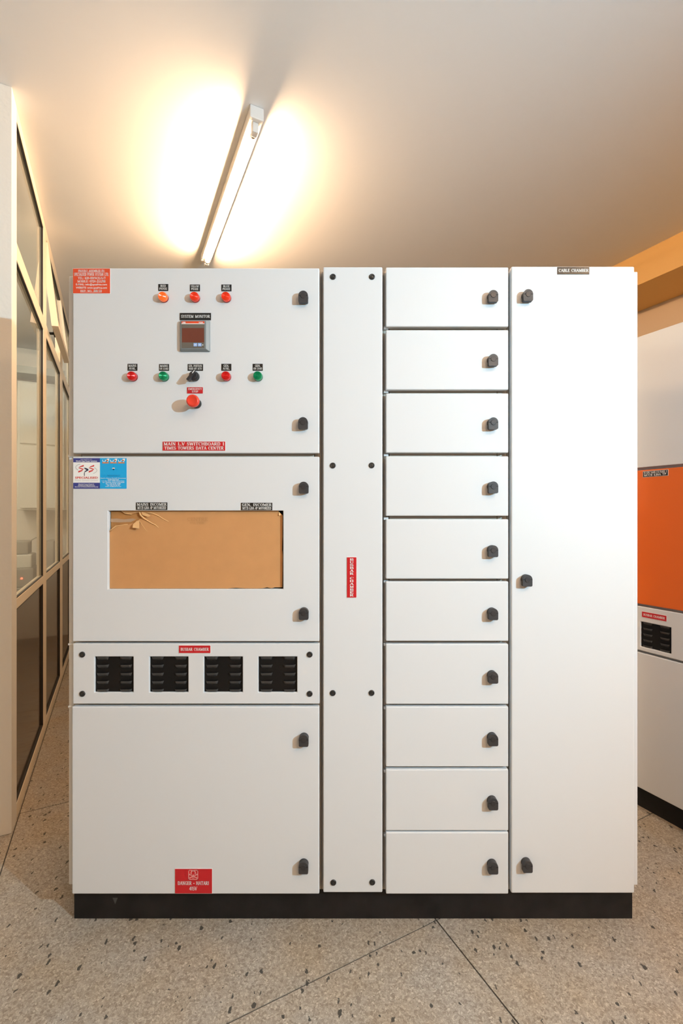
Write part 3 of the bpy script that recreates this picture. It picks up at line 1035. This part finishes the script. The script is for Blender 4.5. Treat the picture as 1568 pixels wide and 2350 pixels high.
def rct(x0, x1, z0, z1, m, y=y1):
    mb.flat([(x0, z0), (x1, z0), (x1, z1), (x0, z1)], y, m)


rct(0, hw, h * .865, h, M_NAVY); rct(0, hw, 0, h * .195, M_NAVY); rct(hw, w, 0, h, M_CYAN)
sans_line(mb, 'www.spsafrica.com', hw * .27, hw * .70, h * .94, h * .975, y2, M_WHITE)
sans_line(mb, 'World Class Power Solutions', hw * .10, hw * .89, h * .88, h * .93, y2, M_WHITE, .02)


def zig(x, z, k):
    # a letter S of three slanted strokes
    for pts in ([(.28, .80), (1, 1), (1, .80), (.1, .68)], [(.1, .66), (1.0, .50), (.85, .38), (.02, .60)], [(0, .02), (0, .22), (.90, .40), (.72, .22)]):
        mb.flat([(x + a * k * .68, z + b * k) for a, b in pts], y2, M_PRED)


zig(hw * .19, h * .52, h * .26)
zig(hw * .58, h * .52, h * .26)
mb.flat([(hw * .42, h * .69), (hw * .53, h * .66), (hw * .57, h * .63), (hw * .57, h * .60), (hw * .42, h * .53), (hw * .42, h * .56), (hw * .50, h * .61), (hw * .42, h * .655)], y2, M_PDARK)
rct(hw * .405, hw * .43, h * .42, h * .53, M_PDARK, y2)
for (cx, cz, a0, a1) in ((.30, .70, 100, 235), (.68, .60, -70, 60)):
    A = _arc(hw * cx, h * cz, hw * .21, h * .105, a0, a1, 10)
    B = _arc(hw * cx, h * cz, hw * .203, h * .097, a1, a0, 10)
    mb.flat(A + B, y2, M_PDARK)
sans_line(mb, 'SPECIALISED', hw * .07, hw * .92, h * .325, h * .395, y2, M_PRED, .02)
sans_line(mb, 'Power Systems Limited', hw * .07, hw * .91, h * .235, h * .30, y2, M_PGREY)
for i, (t, a, b) in enumerate((('Electrical Control Panels &', .20, .78), ('Switchboards Manufacturers', .18, .81), ('(Members of Industrial Electrical Boards)', .06, .93))):
    sans_line(mb, t, hw * a, hw * b, h * (.13 - .047 * i), h * (.165 - .047 * i), y2, M_WHITE, .02)
for i in range(3):
    x = hw + hw * (.09 + .295 * i)
    k = hw * .26
    A = _arc(x + k * .24, h * .92, k * .24, h * .055, 140, 400, 12); B = _arc(x + k * .24, h * .92, k * .15, h * .038, 400, 140, 12)
    mb.flat(A + B, y2, M_WHITE)
    mb.flat([(x + k * .55, h * .93), (x + k * .65, h * .975), (x + k * 1.0, h * .985), (x + k * .98, h * .93), (x + k * .78, h * .865)], y2, M_WHITE)
    mb.flat(_arc(x + k * .70, h * .925, k * .11, h * .03, 60, 300, 8), y3, M_PORANGE)
    mb.flat(_arc(x + k * .80, h * .915, k * .05, h * .018, 0, 359, 8), y3, M_PDARK)
    rct(x - k * .02, x + k * .92, h * .83, h * .865, M_PORANGE, y2)
mb.flat(_arc(hw * 1.51, h * .66, hw * .055, h * .028, 0, 359, 10), y2, M_WHITE)
mb.flat([(hw * 1.46, h * .655), (hw * 1.56, h * .655), (hw * 1.51, h * .60)], y2, M_PTEAL)
rct(hw * 1.507, hw * 1.513, h * .59, h * .78, M_PTEAL, y2)
rct(hw * 1.36, hw * 1.66, h * .635, h * .638, M_PTEAL, y2)
sans_line(mb, 'Authorised Dealer for', hw * 1.26, hw * 1.76, h * .425, h * .455, y2, M_PTEAL)
sans_line(mb, 'Quality Products', hw * 1.30, hw * 1.72, h * .395, h * .42, y2, M_PTEAL)
for i, (t, a, b) in enumerate((("Road A, (Next to Marshall's Showrooms)", 1.03, 1.97), ('Off Mombasa Road.', 1.29, 1.71), ('P. O. Box 10337 - 00200, Nairobi, Kenya.', 1.07, 1.92), ('Tel: + 254-20-80 19435/6/7, 0724-255298', 1.09, 1.91),
                               ('Fax: + 254 20 80 19488', 1.22, 1.77), ('Cell: +254 724 255 298', 1.26, 1.74), ('E-Mail: info@spsafrica.com', 1.21, 1.79))):
    sans_line(mb, t, hw * a, hw * b, h * (.325 - .0455 * i), h * (.358 - .0455 * i), y2, M_WHITE, .02)
st_o = mb.build('maker_sticker', d2.o, (sx0 - d2.x, 0, sz0 - d2.z))
st_o['label'] = 'navy, white and cyan maker sticker'

d2.label((313, 1153, 384.3, 1170), M_LBLACK, [('MAINS INCOMER', .025, .98, .54, .92), ('MCCB 630A 4P MOTORIZED', .04, .965, .08, .46)])
d2.label((553.8, 1153.8, 625.2, 1170.8), M_LBLACK, [('GEN. INCOMER', .025, .98, .54, .92), ('MCCB 630A 4P MOTORIZED', .04, .965, .08, .46)])
d3.label((411.3, 1481.2, 483.2, 1498.3), M_LRED, [('BUSBAR CHAMBER', .05, .95, .30, .70)], label='red label plate with white lettering', rim=M_WHITE)

VPL = vent_plate_mesh(px2x(306) - px2x(217), px2z(1507) - px2z(1589))
for (a, b) in VX:
    link('vent_plate', VPL, d3.o, (px2x(a) - d3.x, 0, px2z(1589) - d3.z))
    for cx in (a + 18.5, b - 17.5):
        for r in range(5):
            py = 1510.5 + 18.7 * r
            link('louver', LOUVER, d3.o, (px2x(cx, YF + .004) - d3.x, .0071, px2z(py, YF + .004) - d3.z))
for (px, py) in ((189, 1502), (711, 1502), (189.3, 1592), (711, 1592)):
    d3.put('screw', SCREW, px, py)

# danger plate
rect = (402.3, 1993.5, 487, 2049.5)
x0, x1, z0, z1 = px2x(rect[0]), px2x(rect[2]), px2z(rect[3]), px2z(rect[1])
w, h = x1 - x0, z1 - z0
mb = plate(w, h, M_LRED, rim=M_WHITE)
serif_line(mb, 'DANGER - HATARI', .07 * w, .92 * w, .35 * h, .50 * h, -.0018, M_WHITE)
serif_line(mb, '415V', .385 * w, .60 * w, .13 * h, .28 * h, -.0018, M_WHITE)
a, b, c, d = .36 * w, .625 * w, .565 * h, .965 * h
e = .0022
for q in ((a, b, c, c + e), (a, b, d - e, d), (a, a + e, c, d), (b - e, b, c, d)):
    mb.flat([(q[0], q[2]), (q[1], q[2]), (q[1], q[3]), (q[0], q[3])], -.0018, M_PINK)
cx, cz, R = (a + b) / 2, c + (d - c) * .70, (b - a) * .27
A = _arc(cx, cz, R, R, -30, 210, 16); B = _arc(cx, cz, R * .62, R * .62, 210, -30, 16)
mb.flat(A + B, -.0018, M_PINK)
mb.flat([(cx - R * .8, cz - R * .45), (cx - R * .3, cz - R * .9), (cx - R * .45, cz - R * 1.5), (cx + R * .45, cz - R * 1.5), (cx + R * .3, cz - R * .9), (cx + R * .8, cz - R * .45), (cx, cz - R * .6)], -.0018, M_PINK)
for s in (-1, 1):
    mb.flat(_arc(cx + s * R * .33, cz - R * .75, R * .2, R * .26, 0, 359, 8), -.0020, M_LRED)
    mb.flat([(cx - s * R * 1.5, cz - R * .75), (cx - s * R * 1.35, cz - R * .45), (cx + s * R * 1.4, cz - R * 1.75), (cx + s * R * 1.25, cz - R * 2.05)], -.00175, M_PINK)
    mb.flat(_arc(cx - s * R * 1.42, cz - R * .6, R * .27, R * .3, 0, 359, 8), -.00185, M_PINK)
    mb.flat(_arc(cx + s * R * 1.3, cz - R * 1.9, R * .25, R * .25, 0, 359, 8), -.00185, M_PINK)
mb.flat([(cx - R * .5, cz - R * 2.05), (cx + R * .5, cz - R * 2.05), (cx + R * .4, cz - R * 1.8), (cx - R * .4, cz - R * 1.8)], -.0018, M_PINK)
dp = mb.build('danger_plate', d4.o, (x0 - d4.x, 0, z0 - d4.z))
dp['label'] = 'red danger plate with skull and crossbones'

# cardboard behind the window
YC = YF + .010


def cx_(px): return px2x(px)
def cz_(py): return px2z(py)


card = empty('cardboard_sheet', (cx_(449), YC, cz_(1352)))
tag(card, 'torn brown cardboard sheet filling the window of the incomer section', 'cardboard')


def cpt(px, py): return (cx_(px) - card.location.x, cz_(py) - card.location.z)


out = [(248.4, 1351.6), (520, 1351.6), (540, 1350), (560, 1351.4), (600, 1351.4), (612, 1349), (622, 1351.2), (630, 1349), (647, 1349), (648, 1275), (646.5, 1262), (647.5, 1230), (648, 1184), (646, 1181), (639, 1175), (638, 1172.4),
       (275, 1172.4), (276, 1174), (283, 1178.5), (299, 1180), (303, 1178.5), (316, 1176), (321, 1184), (325, 1189), (317, 1191.5), (310, 1198), (291, 1204), (270, 1206), (262, 1208), (256, 1214), (249, 1220.5), (248.4, 1221)]
mb = MB()
mb.prism([cpt(*p) for p in out], 0, .003, M_CARD, M_CARDEDGE)
mb.build('outer_layer', card)
mb = MB()
mb.prism([cpt(*p) for p in [(250, 1240), (340, 1240), (345, 1173), (250, 1173)]], .0034, .006, M_CARDIN)
il = mb.build('inner_layer', card)
mb = MB()
mb.prism([cpt(*p) for p in [(249, 1198), (270, 1199), (296, 1198), (308, 1192), (300, 1190), (280, 1192), (262, 1190), (249, 1191)]], .0030, .0036, M_TAPE)
mb.build('tape_strip', il)


def ridge(name, pts, rad, lift, m=M_CARDEDGE):
    mb = MB()
    n = len(pts)
    path = []
    for i, p in enumerate(pts):
        x, z = cpt(*p)
        path.append((x, -lift[i], z))
    mb.tube(path, rad, m, 5)
    return mb.build(name, card)


ridge('torn_edge', [(317, 1175), (320, 1182), (327, 1189), (336, 1195), (345, 1200.5), (354, 1205), (361, 1211)], [.0026, .0032, .003, .0022, .002, .0018, .0010], [.001, .002, .002, .001, .001, 0, 0])
ridge('torn_edge', [(330, 1177), (338, 1176), (350, 1179), (361, 1184), (372, 1191), (384, 1197)], [.001, .0016, .0022, .0020, .0015, .0008], [0, .001, .001, 0, 0, 0])
ridge('torn_edge', [(249, 1220), (256, 1213), (263, 1207.5), (272, 1206), (290, 1203.5)], [.0022, .0026, .0018, .0013, .0010], [.001, .002, .001, .0004, .0002])
ridge('torn_edge', [(276, 1173), (284, 1178.5), (299, 1180)], [.0012, .0014, .0010], [.0002, .0006, .0003])
ridge('torn_edge', [(317, 1196), (322, 1203), (329, 1213), (335, 1221)], [.0012, .0009, .0008, .0005], [.0004, .0002, 0, 0])


def flap(pts, m):
    """curled paper flap given by (px, py, lift)"""
    mb = MB()
    vs = [(cpt(a, b)[0], -l, cpt(a, b)[1]) for a, b, l in pts]
    n = len(vs)
    mb.add(vs + [(x, y + .0012, z) for x, y, z in vs], [list(range(n)), list(range(2 * n - 1, n - 1, -1))] + [(i, (i + 1) % n, n + (i + 1) % n, n + i) for i in range(n)], m)
    return mb.build('torn_flap', card)


flap([(311, 1195, .001), (317, 1194, .002), (320, 1213, .012), (305, 1211, .012), (304, 1203, .006)], M_CARDEDGE)
flap([(322, 1175, .001), (334, 1178, .003), (345, 1184, .008), (338, 1186, .008), (325, 1182, .004)], M_CARDEDGE)
flap([(639, 1174, .0), (648, 1183, .0), (639.5, 1183, .005)], M_CARDEDGE)
mb = MB()
p0, p1 = cpt(427, 1195.5), cpt(475, 1188)
serif_line(mb, 'CENTRE', p0[0], p1[0], p0[1], p1[1], -.0003, M_PENCIL, .09, .08)
p0, p1 = cpt(434, 1203), cpt(467, 1198)
serif_line(mb, 'FILTER', p0[0], p1[0], p0[1], p1[1], -.0003, M_PENCIL, .09, .08)
mb.build('pencil_note', card)

# ---- busbar section
s2 = section('busbar_section', 'narrow white switchboard section with a tall screwed cover', 0, 0, XB, XC, .016, .016, [])
d5 = Door('cover', s2, XB, (742, 612.5, 878, 2048.5))
for (px, py) in ((764.5, 635.5), (854, 635.5), (764.2, 1068.3), (853.3, 1068), (764, 1590.3), (853, 1590), (765.3, 2025), (854.7, 2024.3)):
    d5.put('screw', SCREW, px, py)
x0, x1, z0, z1 = px2x(796.5), px2x(818.3), px2z(1371.2), px2z(1278.8)
w, h = x1 - x0, z1 - z0
mb = plate(w, h, M_LRED, rim=M_WHITE)
word = 'BUSBAR CHAMBER'
step = .955 * h / 13.6
zc = h * .975
for ch in word:
    if ch == ' ':
        zc -= step * .62; continue
    serif_line(mb, ch, .29 * w, .71 * w, zc - step * .84, zc - step * .02, -.0018, M_WHITE, .2, .11)
    zc -= step
bp = mb.build('label_plate', d5.o, (x0 - d5.x, 0, z0 - d5.z))
bp['label'] = 'upright red label plate with white stacked lettering'

# ---- feeder section
SMALL = [(613, 749.5), (757, 894.5), (902.5, 1039), (1047, 1184), (1191.5, 1328.5), (1334.5, 1471.5), (1478, 1616.3), (1622, 1760), (1766, 1906.5), (1910.5, 2052)]
gaps = [(SMALL[i][1] + SMALL[i + 1][0]) / 2 for i in range(9)]
s3 = section('feeder_section', 'white switchboard section with ten small stacked doors', 0, 0, XC, XD, .017, .030, gaps)
for g in gaps:
    z = px2z(g + 2.5, YF + FY)
    mb = MB(); mb.box(0.0, .015, FY - .012, FY - .001, z - .004, z + .004, M_PAINT); mb.build('frame_tab', s3, bevel=.001)
KY = [679.5, 826, 971.5, 1118.5, 1265, 1409.5, 1555, 1698.5, 1845.5, 1992.5]
for (a, b), ky in zip(SMALL, KY):
    d = Door('door', s3, XC, (886, a, 1167.3, b))
    d.put('knob', KNOB, 1132.5, ky, YF - .016)

# ---- cable section
s4 = section('cable_section', 'white switchboard section with one tall plain door and three knobs', 0, 0, XD, XE, .022, .022, [])
d6 = Door('door', s4, XD, (1173.5, 611, 1457, 2050.5), bevel=0.0045)
for (px, py) in ((1212.5, 677.5), (1211, 1332.5), (1211.5, 1989)):
    d6.put('knob', KNOB, px, py, YF - .016)
d6.label((1279.5, 613.5, 1352.3, 630), M_LBLACK, [('CABLE CHAMBER', .03, .975, .32, .74)])
mb = MB(); mb.box(XE - XD, px2x(1464.3, YF + FY) - XD, FY + .0, DEPTH, .115, 2.094, M_PAINT); mb.build('side_panel', s4, bevel=.003)

# ---- plinth
pl = MB()
pl.box(px2x(170.5, 1.476), px2x(1451.5, 1.476), 1.476, YF + DEPTH - .01, 0, .0995, M_PLINTH)
zt = px2z(2060, 1.476)
pl.flat([(px2x(258.5, 1.476), zt), (px2x(264.5, 1.476), px2z(2075, 1.476)), (px2x(270.5, 1.476), zt)], 1.4756, M_SCUFF)
plo = pl.build('plinth', None, (0, 0, 0), .0)
tag(plo, 'black scuffed plinth carrying the whole white switchboard', 'plinth')

# ------------------------------------------------------------------ the cabinet at the side, turned with the room
WF2 = 2.075
TL = 1.546              # its far end
s5 = empty('orange_panel_cabinet', room_at(WF2, TL, 0), TH - PI / 2)
tag(s5, 'white switch cabinet with an orange middle panel standing by the beam wall', 'electrical cabinet')
CWD = 0.80
mb = MB(); mb.box(0, CWD, .026, .60, .1, 2.1, M_PAINT); mb.build('body', s5, bevel=.002)
mb = MB(); mb.box(.004, CWD - .004, .04, .595, 0, .0995, M_PLINTH); mb.build('plinth_base', s5)


def side_door(name, z0, z1, m=M_PAINT, holes=()):
    return link(name, door_mesh(CWD - .010, z1 - z0, m, holes), s5, (.005, 0, z0), .003, 0, 3)


lx = lambda t: TL - t - .005       # local x of a place t along the room, in a door's frame
top = side_door('door', 1.518, 2.098)
mid = side_door('orange_door', .917, 1.506, M_ORANGE)
mid['label'] = 'orange middle door'
vh = [(lx(1.146 + k * .174) - .0615, lx(1.146 + k * .174) + .0615, .018, .128) for k in (1, 0, -1)]
vent = side_door('vent_cover', .712, .906, M_PAINT, vh)
bot = side_door('door', .104, .702)
VPL2 = vent_plate_mesh(.123, .110)
for (a, b, c, d) in vh:
    link('vent_plate', VPL2, vent, (a, 0, c))
    for xx in (a + .027, b - .027):
        for r in range(5):
            link('louver', LOUVER, vent, (xx, .0071, d - .005 - r * .0252))
for xx in (lx(1.50), lx(.80)):
    for zz in (.03, .165):
        link('screw', SCREW, vent, (xx, 0, zz))
for dd, hh in ((top, .58), (mid, .589), (bot, .598)):
    for zz in (.09, hh - .09):
        link('knob', KNOB, dd, (CWD - .065, 0, zz))
mb = plate(.100, .0235, M_LBLACK, rim=M_WHITE)
serif_line(mb, 'TO KPLC MAIN C/O PANEL 2', .003, .096, .0130, .0215, -.0018, M_WHITE)
serif_line(mb, 'MCCB 630A TP', .004, .094, .0025, .0110, -.0018, M_WHITE)
mb.build('label_plate', mid, (lx(1.196), 0, .589 - .0245 - .006))
mb = plate(.099, .0235, M_LRED, rim=M_WHITE)
serif_line(mb, 'BUSBAR CHAMBER', .006, .093, .007, .0165, -.0018, M_WHITE)
mb.build('label_plate', vent, (lx(1.2005), 0, .194 - .044))['label'] = 'red label plate with white lettering'
